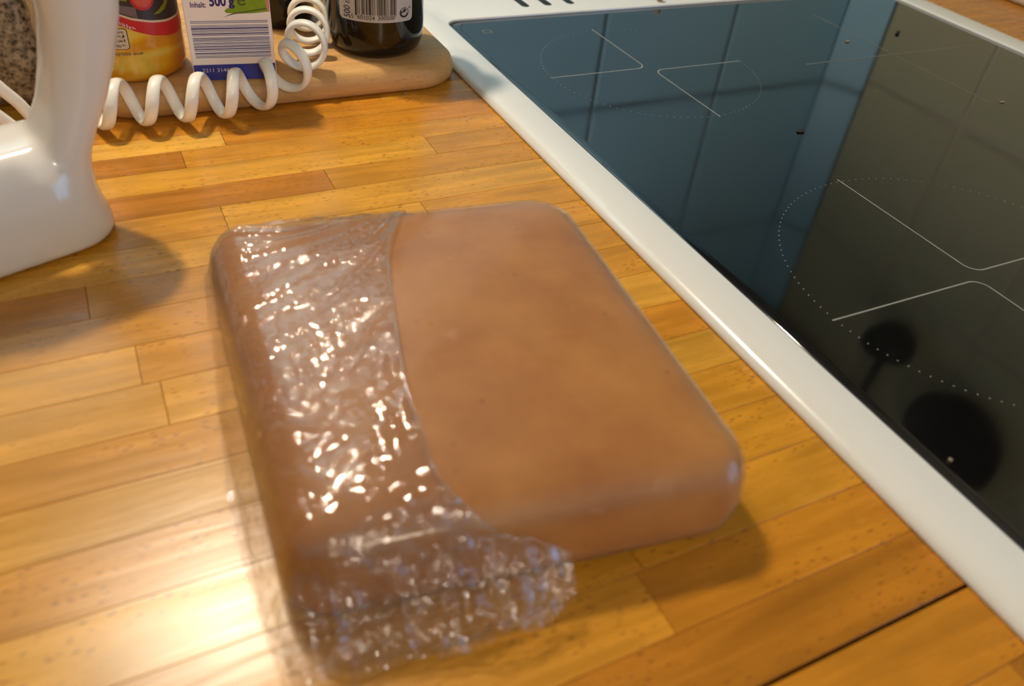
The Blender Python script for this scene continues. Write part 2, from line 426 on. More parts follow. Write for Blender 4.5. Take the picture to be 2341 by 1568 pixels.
# tiles: rows of 0.35 high, columns measured along each wall
TZ = [0.002, 0.352, 0.702, 1.052]
g = 0.004
me_cache = {}
def tile(wall, p0, p1, z0, z1, mat, th=0.006):
    d = Vector((p1[0] - p0[0], p1[1] - p0[1], 0)); L_ = d.length; d.normalize()
    nrm = Vector((d.y, -d.x, 0))            # into the room
    key = (round(L_, 4), round(z1 - z0, 4), mat.name)
    if key not in me_cache:
        bv, bf = box_vf(g, L_ - g, g, z1 - z0 - g, 0, th, 0.002)
        me = bpy.data.meshes.new('tile'); me.from_pydata(bv, [], bf); me.materials.append(mat); me_cache[key] = me
    o = bpy.data.objects.new('tile', me_cache[key]); C.objects.link(o)
    o.parent = wall
    o.matrix_world = Matrix(((d.x, 0, nrm.x, p0[0]), (d.y, 0, nrm.y, p0[1]), (0, 1, 0, z0), (0, 0, 0, 1)))
    return o
xs = [XC - 0.292 * k for k in range(0, 7)]
for zi in range(3):
    for k in range(6):
        tile(wb, (xs[k + 1], YB), (xs[k], YB), TZ[zi], TZ[zi + 1], M['tile_daylight'])
    tile(trim, (XC, YB), (XR, YC), TZ[zi], TZ[zi + 1], M['tile_daylight'])
    ys = [YC, 0.125, -0.115, -0.355, -0.595, -0.835, -1.075]
    for k in range(6):
        tile(wr, (XR, ys[k]), (XR, ys[k + 1]), TZ[zi] - .035, TZ[zi + 1] - .035, M['tile_lamplight'])

# ------------------------------------------------------------------ worktop of glued beech staves
rows = [0.448, 0.42, 0.39, 0.36, 0.33, 0.30, 0.27, 0.24, 0.21, 0.18, 0.15, 0.12, 0.09, 0.06, 0.03, 0.002, -0.026, -0.05, -0.074, -0.098, -0.122,
        -0.146, -0.1685, -0.1925, -0.219, -0.247, -0.276, -0.309, -0.340, -0.371, -0.401, -0.4325, -0.465,
        -0.494, -0.5235, -0.5545, -0.587, -0.6195, -0.650, -0.6805]
rows2 = [-0.682, -0.714, -0.745, -0.776, -0.807, -0.838, -0.869, -0.90, -0.93]
T = dict(pale=srgb(222, 170, 78), light=srgb(213, 156, 60), mid=srgb(205, 144, 48), warm=srgb(198, 132, 40), dark=srgb(184, 120, 36), red=srgb(198, 138, 48))
TN = list(T)
# known joints: row start -> list of (x of joint), tones from left to right
known = {
    -0.1685: ([-0.52, -0.255], ['mid', 'pale', 'warm']),
    -0.1925: ([-0.60, -0.287], ['light', 'dark', 'mid']),
    -0.122: ([-0.40, -0.12], ['light', 'warm', 'mid']),
    -0.146: ([-0.42, -0.03], ['mid', 'warm', 'mid']),
    -0.219: ([-0.44, -0.11], ['light', 'light', 'mid']),
    -0.247: ([-0.53, -0.198], ['mid', 'dark', 'mid']),
    -0.276: ([-0.275], ['mid', 'light']),
    -0.309: ([-0.47, -0.148], ['warm', 'light', 'mid']),
    -0.340: ([-0.36], ['warm', 'mid']),
    -0.371: ([-0.50], ['mid', 'mid']),
    -0.401: ([-0.341], ['light', 'mid']),
    -0.4325: ([-0.333], ['light', 'light']),
    -0.465: ([-0.56, -0.25], ['mid', 'mid', 'warm']),
    -0.494: ([-0.47], ['pale', 'light']),
    -0.5235: ([-0.43, -0.2], ['red', 'red', 'mid']),
    -0.5545: ([-0.52, -0.23], ['mid', 'light', 'mid']),
    -0.587: ([-0.46, -0.165], ['warm', 'mid', 'mid']),
    -0.6195: ([-0.5, -0.169], ['light', 'mid', 'warm']),
    -0.650: ([-0.42], ['mid', 'dark']),
}
wt = thing('worktop', 'long golden beech worktop of glued staves left of the hob', 'worktop', (-0.6, -0.1, -0.04))
box('core', -1.298, -0.023, rows[-1] + 0.0005, rows[0], -0.040, -0.0016, M['gap'], wt)
wf = thing('worktop', 'front strip of beech worktop beyond the long dark seam', 'worktop', (-0.6, -0.8, -0.04))
box('core', -1.298, -0.023, rows2[-1], rows2[0], -0.040, -0.0016, M['gap'], wf)
wrt = thing('worktop', 'beech worktop along the right wall beside the hob', 'worktop', (0.88, -0.2, -0.04))
box('core', 0.647, XR - .001, rows2[-1], rows[0], -0.040, -0.0016, M['gap'], wrt)
HG = 0.00013
def stave(par, x0, x1, y0, y1, tone):
    o = mesh('stave', *box_vf(x0 + HG, x1 - HG, y0 + HG, y1 - HG, -0.012, 0.0, 0.0002), M['stave'], par)
    k = random.uniform(0.95, 1.05)
    o.color = (tone[0] * k, tone[1] * k * 0.97, tone[2] * k * 0.72, 1)
def lay(par, rws, xa, xb, known):
    for i in range(len(rws) - 1):
        y1, y0 = rws[i], rws[i + 1]
        if y1 in known:
            js, tn = known[y1]
            xsn = [xa] + list(js) + [xb]
            tn = list(tn)
        else:
            xsn = [xa]; x = xa + random.uniform(0.1, 0.35)
            while x < xb - 0.06:
                xsn.append(x); x += random.uniform(0.26, 0.42)
            xsn.append(xb); tn = [random.choice(TN[1:5]) for _ in xsn]
        for k in range(len(xsn) - 1):
            stave(par, xsn[k], xsn[k + 1], y0, y1, T[tn[k]])
lay(wt, rows, -1.3, -0.022, known)
lay(wf, rows2, -1.3, -0.022, {-0.682: ([-0.45], ['mid', 'warm']), -0.714: ([-0.05], ['warm', 'dark']), -0.745: ([-0.3], ['warm', 'dark'])})
allr = rows[::2] + rows2[::2]
lay(wrt, allr, 0.645, XR - 0.001, {y: ([0.9], ['warm', 'warm']) for y in allr})

# ------------------------------------------------------------------ hob
GZ = 0.006
hob = thing('hob', 'black glass ceramic hob with rounded white enamel frame', 'hob', (0.3, -0.33, 0))
OX0, OX1, OY0, OY1 = -0.0365, 0.651, -0.80, 0.115
IX0, IX1, IY0, IY1 = -0.0035, 0.6085, -0.735, 0.003
K = 10
def rr3(ins, z, r):
    return [(x, y, z) for x, y in rrect(OX0 + ins, OX1 - ins, OY0 + ins, OY1 - ins, max(r, .004), K)]
fr = [rr3(0.0006, 0.0002, .020), rr3(0.0, 0.0012, .020), rr3(.0006, .0030, .0195), rr3(.0022, .0050, .019), rr3(.0050, .0066, .017), rr3(.0090, .0077, .015), rr3(.0140, .0081, .012)]
inn = lambda ins, z: [(x, y, z) for x, y in rrect(IX0 + ins, IX1 - ins, IY0 + ins, IY1 - ins, .016, K)]
fr += [inn(-.0012, .0081), inn(-.0003, .0078), inn(0, .0070), inn(0, 0.0)]
rings('frame', fr, M['enamel'], hob, cap0=False, cap1=False)
rings('seal', [inn(0.0, .0035), inn(0.0, .0057), inn(.0024, .0059), inn(.0030, .0035)], M['seal'], hob, False, False)
rings('glass_panel', [inn(.0024, .001), inn(.0024, .0055), inn(.0030, GZ), inn(.010, GZ)], M['hob_glass'], hob)
box('housing', -.021, .644, OY0 + .012, OY1 - .012, -0.05, -0.001, M['slot'], hob)
for x in (0.101, 0.1285, 0.157):
    pts = [(px, py) for px, py in rrect(x - .0046, x + .0046, .0235, .066, .0045, 6)]
    o = rings('vent_slot', [[(px, py, .00815) for px, py in pts], [(x + (px - x) * .8, .045 + (py - .045) * .95, .0084) for px, py in pts]], M['slot'], hob)
pts = rrect(0.199, 0.345, 0.031, 0.066, 0.008, 6)
rings('vent_slot', [[(px, py, .00815) for px, py in pts], [(.272 + (px - .272) * .98, .0485 + (py - .0485) * .9, .0084) for px, py in pts]], M['slot'], hob)

def strip(pts, w_, z):
    v, f = [], []
    for i, p in enumerate(pts):
        a = np.array(pts[max(i - 1, 0)]); b_ = np.array(pts[min(i + 1, len(pts) - 1)])
        t = (b_ - a) / np.linalg.norm(b_ - a); n_ = np.array((-t[1], t[0])) * w_ / 2
        v += [(p[0] + n_[0], p[1] + n_[1], z), (p[0] - n_[0], p[1] - n_[1], z)]
    for i in range(len(pts) - 1):
        f.append((2 * i + 1, 2 * i + 3, 2 * i + 2, 2 * i))
    return v, f
def zone(c, arm, r, kind, mat, lw=0.0011):
    v, f = [], []
    def add(vf):
        f.extend([tuple(i + len(v) for i in q) for q in vf[1]]); v.extend(vf[0])
    z = GZ + 0.00008
    if kind == 'cross':
        add(strip([(c[0] - arm, c[1]), (c[0] + arm, c[1])], lw, z)); add(strip([(c[0], c[1] - arm), (c[0], c[1] + arm)], lw, z))
    else:
        e_ = 0.0035; rd = 0.010
        for sx, sy in (((-1, 1), (1, -1)) if kind == 'a' else ((1, 1), (-1, -1))):
            cx, cy = c[0] + sx * e_ * 0.6, c[1] + sy * e_
            pts = [(cx + sx * arm, cy), (cx + sx * rd, cy)]
            for i in range(1, 8):
                t = i / 8 * math.pi / 2
                pts.append((cx + sx * rd * (1 - math.sin(t)), cy + sy * rd * (1 - math.cos(t))))
            pts += [(cx, cy + sy * rd), (cx, cy + sy * arm)]
            add(strip(pts, lw, z))
    nd = int(2 * math.pi * r / 0.0062)
    for i in range(nd):
        a = 2 * math.pi * i / nd
        x, y = c[0] + r * math.cos(a), c[1] + r * math.sin(a)
        q = 0.00042
        add(([(x - q, y - q, z), (x + q, y - q, z), (x + q, y + q, z), (x - q, y + q, z)], [(0, 1, 2, 3)]))
    return mesh('zone_marking', v, f, mat, hob)
zone((0.144, -0.1545), 0.104, 0.105, 'a', M['mark'])
zone((0.440, -0.182), 0.124, 0.122, 'cross', M['mark_dim'], 0.0014)
zone((0.1665, -0.516), 0.130, 0.130, 'b', M['mark'])
zone((0.455, -0.530), 0.104, 0.105, 'a', M['mark'])
# small square print in the rear corner
v, f = [], []
for q in range(4):
    a = strip([[(-.004, -.004), (.004, -.004)], [(.004, -.004), (.004, .004)], [(.004, .004), (-.004, .004)], [(-.004, .004), (-.004, -.004)]][q], .0012, GZ + .00008)
    f += [tuple(i + len(v) for i in k) for k in a[1]]; v += [(x + .029, y - .031, z) for x, y, z in a[0]]
mesh('corner_print', v, f, M['mark_dim'], hob)

# ------------------------------------------------------------------ dough packet
pk = thing('dough_packet', 'slab of brown dough wrapped in crinkled clear film on the worktop', 'dough', (-0.2, -0.49, 0))
QUAD = [(-0.296, -0.366), (-0.086, -0.389), (-0.1105, -0.622), (-0.307, -0.592)]   # BL BR FR FL
RAD = [0.018, 0.030, 0.022, 0.018]
def round_poly(P, rad, k=10, sub=14):
    P = [np.array(p) for p in P]; n = len(P); out = []
    for i in range(n):
        p, a, b_ = P[i], P[i - 1], P[(i + 1) % n]
        da = (a - p) / np.linalg.norm(a - p); db = (b_ - p) / np.linalg.norm(b_ - p)
        ang = math.acos(np.dot(da, db)); t = rad[i] / math.tan(ang / 2)
        ctr = p + (da + db) / np.linalg.norm(da + db) * rad[i] / math.sin(ang / 2)
        s_, e_ = p + da * t - ctr, p + db * t - ctr
        a0 = math.atan2(s_[1], s_[0]); a1 = math.atan2(e_[1], e_[0])
        d = (a1 - a0 + math.pi) % (2 * math.pi) - math.pi
        for j in range(k + 1):
            an = a0 + d * j / k; out.append(ctr + rad[i] * np.array((math.cos(an), math.sin(an))))
        nx = P[(i + 1) % n]; dn = (P[(i + 2) % n] - nx) / np.linalg.norm(P[(i + 2) % n] - nx); ang2 = math.acos(np.dot(-db, dn))
        last = out[-1]; t2 = rad[(i + 1) % n] / math.tan(ang2 / 2); end = nx - db * t2
        for j in range(1, sub): out.append(last + (end - last) * j / sub)
    return np.array(out)
OUT = round_poly(QUAD, RAD)[::-1]            # counter-clockwise
CEN = OUT.mean(0)
tg = np.roll(OUT, -1, 0) - np.roll(OUT, 1, 0); tg /= np.linalg.norm(tg, axis=1)[:, None]
NRM = np.stack([tg[:, 1], -tg[:, 0]], 1)     # outward
PROF = [(.010, 0.0), (.0045, .0015), (.0010, .008), (0, .015), (.0003, .021), (.0012, .028), (.0032, .035), (.0070, .0410), (.0150, .0450)]
DOME = [(.86, .0468), (.70, .0485), (.52, .0500), (.34, .0510), (.16, .0516), (.04, .0518)]
def slab(off):
    rr = []
    for ins, z in PROF:
        o_ = OUT - NRM * (ins - off)
        rr.append([(p[0], p[1], z + off if z > .02 else z) for p in o_])
    base = OUT - NRM * (.0150 - off)
    for s, z in DOME:
        o_ = CEN + (base - CEN) * s
        rr.append([(p[0], p[1], z + off) for p in o_])
    return rr
rings('dough_slab', slab(0.0), M['dough'], pk)
rings('film_wrap', slab(0.0012), M['film_tight'], pk, cap0=False)

# value noise
def vnoise(x, y, seed):
    rs = np.random.RandomState(seed); tab = rs.rand(256, 256)
    xi = np.floor(x).astype(int); yi = np.floor(y).astype(int); fx = x - xi; fy = y - yi
    fx = fx * fx * fx * (fx * (fx * 6 - 15) + 10); fy = fy * fy * fy * (fy * (fy * 6 - 15) + 10)
    t = lambda a, b_: tab[a % 256, b_ % 256]
    return (t(xi, yi) * (1 - fx) + t(xi + 1, yi) * fx) * (1 - fy) + (t(xi, yi + 1) * (1 - fx) + t(xi + 1, yi + 1) * fx) * fy
def ridged(x, y, seed):
    return 1 - np.abs(2 * vnoise(x, y, seed) - 1)
def sdf(px, py, P):
    d = np.full(px.shape, 1e9); inside = np.zeros(px.shape, bool); n = len(P)
    for i in range(n):
        a, b_ = P[i], P[(i + 1) % n]
        e0, e1 = b_[0] - a[0], b_[1] - a[1]
        t = np.clip(((px - a[0]) * e0 + (py - a[1]) * e1) / (e0 * e0 + e1 * e1), 0, 1)
        d = np.minimum(d, np.hypot(px - a[0] - t * e0, py - a[1] - t * e1))
        cnd = ((a[1] > py) != (b_[1] > py)) & (px < (b_[0] - a[0]) * (py - a[1]) / (b_[1] - a[1] + 1e-12) + a[0])
        inside ^= cnd
    return np.where(inside, -d, d)
FILM = [(-.1835, -.379), (-.193, -.394), (-.211, -.427), (-.222, -.459), (-.233, -.501), (-.241, -.534), (-.243, -.556), (-.2445, -.5765), (-.2415, -.589),
        (-.233, -.600), (-.216, -.608), (-.2014, -.6146), (-.203, -.626), (-.2187, -.632), (-.2425, -.629), (-.27, -.625), (-.292, -.622), (-.312, -.616),
        (-.3165, -.602), (-.3180, -.57), (-.3185, -.54), (-.3155, -.50), (-.311, -.465), (-.306, -.43), (-.302, -.39), (-.2995, -.366), (-.286, -.3595), (-.24, -.362), (-.205, -.368)]
ST = 0.0008
gx = np.arange(-.326, -.178, ST); gy = np.arange(-.638, -.354, ST)
GX, GY = np.meshgrid(gx, gy, indexing='ij')
D = sdf(GX, GY, OUT[::2])
FE = sdf(GX, GY, FILM)
insd = -D
prof_i = np.array([p[0] for p in PROF[3:]] + [.03, .05, .08]); prof_z = np.array([p[1] for p in PROF[3:]] + [.0470, .0495, .0515])
Zin = np.interp(insd, prof_i, prof_z)
front = np.clip((-.585 - GY) / .03, 0, 1)
Tn = 0.010 + 0.018 * front
ten = .0405 * np.clip(1 - (D + .0105) / (Tn + .0105), 0, 1) ** (0.85 + 0.5 * front)
Z = np.where(insd > .0105, Zin, np.maximum(ten, np.where(insd > 0, Zin, 0)))
Z += .0021
# creases fanning out of the gathered back corner
kx, ky = -.186, -.378
rr_ = np.hypot(GX - kx, GY - ky); th = np.arctan2(GY - ky, GX - kx)
th = np.where(th > 0, th - 2 * np.pi, th)
u_ = (th + 3.2 * rr_) * 9 + 1.1 * vnoise(rr_ * 30, th * 3, 5)
fan = ridged(u_ * .9, rr_ * 9, 11) ** 3 * .0024 + ridged(u_ * 2.1, rr_ * 14, 12) ** 3 * .0010
fan *= np.clip(rr_ / .03, 0, 1) * np.clip(1 - (rr_ - .11) / .07, 0.15, 1)
wx = GX + .004 * vnoise(GX * 60, GY * 60, 21); wy_ = GY + .004 * vnoise(GX * 60, GY * 60, 22)
fine = ridged(wx * 150, wy_ * 95, 31) ** 3 * .0005 + ridged(wx * 330, wy_ * 260, 32) ** 2 * .00022
mid_ = np.clip(1.15 - np.hypot((GX + .258) / .045, (GY + .515) / .07), 0, 1)
crum = ridged(wx * 60 + 3, wy_ * 105, 41) ** 2 * .0034 + ridged(wx * 130, wy_ * 190, 42) ** 2 * .0016 + ridged(wx * 260, wy_ * 330, 44) ** 2 * .0010 + vnoise(wx * 30, wy_ * 45, 43) * .002
cw = np.clip((-.572 - GY) / .03, 0, 1) * np.clip((.050 - Z) / .02, .25, 1)
vert = ridged(wx * 190, wy_ * 28, 51) ** 2 * .0010 * np.clip((-.50 - GY) / .06, 0, 1)
Z += fan + fine * (.30 + 3.2 * mid_) + crum * cw * 1.25 + vert * 1.3
# a few long soft folds
def fold(p, q, wd, h):
    px, py = q[0] - p[0], q[1] - p[1]; l2 = px * px + py * py
    t = np.clip(((GX - p[0]) * px + (GY - p[1]) * py) / l2, 0, 1)
    dd = np.hypot(GX - p[0] - t * px, GY - p[1] - t * py)
    return h * np.exp(-(dd / wd) ** 2) * np.sin(np.pi * np.clip(t, 0.02, .98)) ** .5
Z += fold((-.297, -.552), (-.268, -.588), .0016, .0018) + fold((-.268, -.588), (-.240, -.604), .0016, .0020)
Z += fold((-.308, -.585), (-.245, -.612), .0022, .0030) + fold((-.305, -.47), (-.262, -.42), .0016, .0012)
Z += fold((-.31, -.52), (-.252, -.552), .0018, .0012) + fold((-.288, -.61), (-.225, -.62), .0025, .0030)
Z += .0032 * np.exp(-((GX + .2345) / .018) ** 2) * np.clip((GY + .585) / .02, 0, 1) * np.clip((-.445 - GY) / .03, 0, 1) * (.6 + .8 * vnoise(GX * 50, GY * 50, 91))
# upturned free edge along the top of the slab and at the flap end
Z += .0012 * np.exp(-((FE + .004) / .004) ** 2) * (vnoise(GX * 180, GY * 180, 61) + .3)
jag = .0012 * (vnoise(GX * 160, GY * 160, 71) - .5) + .0012 * (vnoise(GX * 420, GY * 420, 72) - .5)
keep = (FE + jag) < 0
idx = -np.ones(GX.shape, int); vv = []; ff = []
nx, ny = GX.shape
use = np.zeros(GX.shape, bool)
cell = keep[:-1, :-1] & keep[1:, :-1] & keep[:-1, 1:] & keep[1:, 1:]
use[:-1, :-1] |= cell; use[1:, :-1] |= cell; use[:-1, 1:] |= cell; use[1:, 1:] |= cell
ids = np.nonzero(use.ravel())[0]; idx.ravel()[ids] = np.arange(len(ids))
vv = np.stack([GX.ravel()[ids], GY.ravel()[ids], Z.ravel()[ids]], 1)
ii, jj = np.nonzero(cell)
ff = np.stack([idx[ii, jj], idx[ii + 1, jj], idx[ii + 1, jj + 1], idx[ii, jj + 1]], 1)
flap = mesh('film_flap', vv.tolist(), ff.tolist(), M['film'], pk, True)
flap['label'] = 'crinkled loose end of the clear film'
# second, crumpled layer where the film is folded over in front of the slab
edge2 = -.583 - .008 * vnoise(GX * 70, GY * 0 + 3.3, 81) + .02 * np.clip((GX + .25) / .05, -1, 0) * 0
keep2 = (GY < edge2) & (FE + jag < -.0012) & (GX > -.313)
Z2 = Z + .0016 + ridged(wx * 95 + 9, wy_ * 150, 82) ** 2 * .0030 + ridged(wx * 230, wy_ * 210 + 4, 83) ** 2 * .0012 + fold((-.30, -.600), (-.215, -.618), .003, .003)
cell2 = keep2[:-1, :-1] & keep2[1:, :-1] & keep2[:-1, 1:] & keep2[1:, 1:]
use2 = np.zeros(GX.shape, bool)
use2[:-1, :-1] |= cell2; use2[1:, :-1] |= cell2; use2[:-1, 1:] |= cell2; use2[1:, 1:] |= cell2
id2 = -np.ones(GX.shape, int); s2 = np.nonzero(use2.ravel())[0]; id2.ravel()[s2] = np.arange(len(s2))
i2, j2 = np.nonzero(cell2)
mesh('film_fold', np.stack([GX.ravel()[s2], GY.ravel()[s2], Z2.ravel()[s2]], 1).tolist(),
     np.stack([id2[i2, j2], id2[i2 + 1, j2], id2[i2 + 1, j2 + 1], id2[i2, j2 + 1]], 1).tolist(), M['film'], pk, True)
# free edge of the film, slightly rolled
ep = catmull([(x, y, 0) for x, y in FILM[0:12]], 14)
def zat(x, y):
    i = int(np.clip(round((x - gx[0]) / ST), 0, nx - 1)); j = int(np.clip(round((y - gy[0]) / ST), 0, ny - 1)); return float(Z[i, j])
ep = [Vector((p.x + .0006 * math.sin(k * 1.3), p.y + .0004 * math.sin(k * .9), zat(p.x - .001, p.y) + .0002)) for k, p in enumerate(ep)]
for _ in range(2): ep = [ep[0]] + [(ep[i - 1] + ep[i] * 2 + ep[i + 1]) / 4 for i in range(1, len(ep) - 1)] + [ep[-1]]
tube('film_edge', ep, [.00035 + .00055 * abs(math.sin(k * .37) * math.sin(k * .171 + 1)) for k in range(len(ep))], M['film_edge'], pk, n=8)
# gathered tip of the film at the back edge
tipv = []
for i in range(9):
    t = i / 8
    for j in range(7):
        s = (j / 6 - .5)
        x = -.199 + t * .018 + s * .003 * (1 - t); y = -.393 + t * .009 + s * .013 * (1 - t * .8)
        z = .0450 + .0010 * math.sin(t * 3) + .0012 * math.sin(j * 2.6 + t * 5) - t * .006
        tipv.append((x, y, z))
tipf = [(i * 7 + j, i * 7 + j + 1, (i + 1) * 7 + j + 1, (i + 1) * 7 + j) for i in range(8) for j in range(6)]
mesh('film_tip', tipv, tipf, M['film'], pk, True)

# ------------------------------------------------------------------ chopping board
bd = thing('chopping_board', 'thick beech chopping board with rounded corners under the groceries', 'chopping board', (-0.19, -0.03, 0))
BZ = 0.022
bo = []
for ins, z in ((.004, 0.0006), (.0012, .003), (0, .007), (0, .012), (.0022, .0178), (.0055, .0208), (.010, BZ), (.03, BZ)):
    bo.append([(x, y + .03 * 0 - .035 * (x + .19) * 0, z) for x, y in rrect(-.345 + ins, -.0385 - ins, -.1385 + ins, .12 - ins, .044 - min(ins, .02), 10)])
rings('board', bo, M['board'], bd)

# ------------------------------------------------------------------ text
def text_mesh(body, bold=0.0, size=1.0):
    cu = bpy.data.curves.new('text', 'FONT'); cu.body = body; cu.offset = bold; cu.resolution_u = 3
    o = bpy.data.objects.new('text', cu); C.objects.link(o)
    dg = bpy.context.evaluated_depsgraph_get()
    me = bpy.data.meshes.new_from_object(o.evaluated_get(dg))
    bpy.data.objects.remove(o)
    v = np.array([x.co[:] for x in me.vertices]); f = [tuple(p.vertices) for p in me.polygons]
    bpy.data.meshes.remove(me)
    v[:, :2] -= v[:, :2].min(0); v[:, :2] /= v[:, :2].max(0)
    return v, f
def put_text(name, body, fn, s0, s1, t0, t1, mat, parent, bold=0.0, rot=False, e=0.0003):
    v, f = text_mesh(body, bold)
    if rot: v = np.stack([1 - v[:, 1], v[:, 0], v[:, 2]], 1)
    pts = [fn(s0 + (s1 - s0) * p[0], t0 + (t1 - t0) * p[1], e) for p in v]
    return mesh(name, pts, f, mat, parent)
def patch(name, outline, fn, mat, parent, e=0.0002, sub=1):
    """filled outline in surface coordinates, split into strips so that it can bend"""
    bm = bmesh.new()
    vs = [bm.verts.new((p[0], p[1], 0)) for p in outline]
    bm.faces.new(vs)
    xs_ = [p[0] for p in outline]; x0, x1 = min(xs_), max(xs_)
    for k in range(1, sub):
        x = x0 + (x1 - x0) * k / sub
        bmesh.ops.bisect_plane(bm, geom=bm.verts[:] + bm.edges[:] + bm.faces[:], plane_co=(x, 0, 0), plane_no=(1, 0, 0))
    for v_ in bm.verts: v_.co = fn(v_.co.x, v_.co.y, e)
    me = bpy.data.meshes.new(name); bm.to_mesh(me); bm.free()
    return link(name, me, mat, parent)
def rect(s0, s1, t0, t1): return [(s0, t0), (s1, t0), (s1, t1), (s0, t1)]

# ------------------------------------------------------------------ carton
A = Vector((-.2625, -.126, BZ)); Bv = Vector((-.2038, -.134, BZ)); ux = (Bv - A).normalized(); nn = Vector((ux.y, -ux.x, 0))
ct = thing('food_carton', 'white carton with blue striped barcode and blue base band on the board', 'carton', (-.23, -.11, BZ))
def cf(s, t, e): return A + ux * s + Vector((0, 0, t)) + nn * e
W_, Dp, Hc = .0612, .042, .155
cv = []
bm = bmesh.new(); bmesh.ops.create_cube(bm, size=1)
for v_ in bm.verts:
    s, d_, t = (v_.co.x + .5) * W_, (v_.co.y + .5) * Dp, (v_.co.z + .5) * Hc
    v_.co = A + ux * s - nn * d_ + Vector((0, 0, t))
bmesh.ops.bevel(bm, geom=bm.edges[:], offset=.0008, segments=2, affect='EDGES', profile=.5)
me = bpy.data.meshes.new('box_body'); bm.to_mesh(me); bm.free(); link('box_body', me, M['carton'], ct)
patch('base_band', rect(.0006, W_ - .0006, .0004, .0125), cf, M['blue'], ct, .0001)
zb = [(228, 5), (244, 5), (272, 4), (286, 5), (300, 13), (322, 4), (333, 4), (344, 3), (357, 10), (376, 5), (402, 4), (411, 4), (420, 4), (430, 4), (441, 4), (459, 7), (476, 4), (492, 8), (508, 4), (521, 9), (541, 5), (563, 9), (580, 4), (598, 5), (612, 5)]
bars = []
for y, h in zb:
    tt = .0452 - (y - 228) / (620 - 228) * .0275; th_ = h / (620 - 228) * .0275
    bars.append((tt - th_, tt))
bv_, bf_ = [], []
for t0, t1 in bars:
    k = len(bv_); bv_ += [cf(s, t, .00025) for s, t in rect(.0034, W_ - .0028, t0, t1)]; bf_.append((k, k + 1, k + 2, k + 3))
mesh('barcode', bv_, bf_, M['navy'], ct)
put_text('printed_number', '2211 3146', cf, .0066, .0262, .0068, .0097, M['white_ink'], ct)
# green leaf picture at the upper right
patch('leaf_picture', [(.0335, .0585), (.0318, .0545), (.0295, .0535), (.0283, .0520), (.0300, .0508), (.0350, .0505), (.0400, .0502), (.0480, .0503), (.0605, .0515), (.0607, .075), (.040, .075)], cf, M['leaf'], ct, .0001)
patch('leaf_stalk', [(.0270, .0475), (.0300, .0487), (.0350, .0499), (.0585, .0532), (.0585, .0541), (.0350, .0508), (.0300, .0491)], cf, M['leaf_dark'], ct, .00018)
patch('fruit_picture', [(.0590, .0518), (.0607, .0512), (.0607, .072), (.0585, .068), (.0578, .060)], cf, M['pinkish'], ct, .00018)
put_text('printed_weight', 'Inhalt:', cf, .0054, .0160, .0550, .0590, M['navy'], ct, .01)
put_text('printed_weight', '500', cf, .0187, .0303, .0556, .0634, M['navy'], ct, .03)
put_text('printed_weight', 'g', cf, .0320, .0362, .0540, .0606, M['navy'], ct, .03)
put_text('printed_weight', 'e', cf, .0383, .0440, .0560, .0624, M['leaf_dark'], ct, .0)

# ------------------------------------------------------------------ dark bottle
bc = (-.103, -.0807); br = .0414
bt = thing('bottle', 'dark glass bottle with grey barcode label on the board', 'bottle', (bc[0], bc[1], BZ))
lathe('glass_body', [(.020, BZ + .002), (.030, BZ), (.0345, BZ + .0008), (.0385, BZ + .005), (.0405, BZ + .011), (br, BZ + .020), (br, BZ + .13), (.0395, BZ + .145), (.033, BZ + .160), (.022, BZ + .178), (.0155, BZ + .195), (.0140, BZ + .225), (.0155, BZ + .226), (.0155, BZ + .240), (.0125, BZ + .242)], bc, M['glass_dark'], bt, 96)
lathe('cap', [(.0165, BZ + .228), (.0168, BZ + .230), (.0168, BZ + .255), (.0150, BZ + .257)], bc, M['seal'], bt, 40)
def bf(deg, t, e):
    a = math.radians(deg); r_ = br + e
    return Vector((bc[0] + r_ * math.cos(a), bc[1] + r_ * math.sin(a), t))
def degpill(s0, s1, t0, t1, rs, rt, k=6):
    pts = []
    for cx, cy, a0 in ((s1 - rs, t1 - rt, 0), (s0 + rs, t1 - rt, 90), (s0 + rs, t0 + rt, 180), (s1 - rs, t0 + rt, 270)):
        for i in range(k + 1):
            a = math.radians(a0 + 90 * i / k); pts.append((cx + rs * math.cos(a), cy + rt * math.sin(a)))
    return pts
lab = patch('label', degpill(-151.5, -61.5, .0545, .125, 5, .0036), bf, M['label_grey'], bt, .0002, 30)
cell_w = [3, 1, 1, 2, 1, 3, 1, 1, 2, 1, 1, 2, 2, 1, 1, 1, 3, 1, 1, 1, 1, 2, 1, 3, 1, 1, 1, 1, 2, 1, 2, 1, 1, 1, 2, 1, 1, 2, 1, 3, 1, 1, 2, 1, 1, 1, 2, 1, 1]
tot = sum(cell_w); s = -130.5; bv_, bf_ = [], []
for k, c_ in enumerate(cell_w):
    dw = 46.5 * c_ / tot
    if k % 2 == 0:
        n0 = len(bv_); lo = .0592 if k in (0, len(cell_w) - 1) else .0605
        bv_ += [bf(s, lo, .0005), bf(s + dw * .92, lo, .0005), bf(s + dw * .92, .082, .0005), bf(s, .082, .0005)]; bf_.append((n0, n0 + 1, n0 + 2, n0 + 3))
    s += dw
mesh('barcode', bv_, bf_, M['ink'], bt)
put_text('printed_number', '5', bf, -135.6, -132.8, .0563, .0598, M['ink'], bt, 0, e=.0005)
put_text('printed_number', '601024', bf, -128.0, -108.5, .0566, .0600, M['ink'], bt, 0, e=.0005)
put_text('printed_number', '300500', bf, -105.0, -86.0, .0568, .0602, M['ink'], bt, 0, e=.0005)
put_text('printed_volume', '500 ml', bf, -145.2, -136.6, .0562, .0735, M['ink'], bt, 0, rot=True, e=.0005)
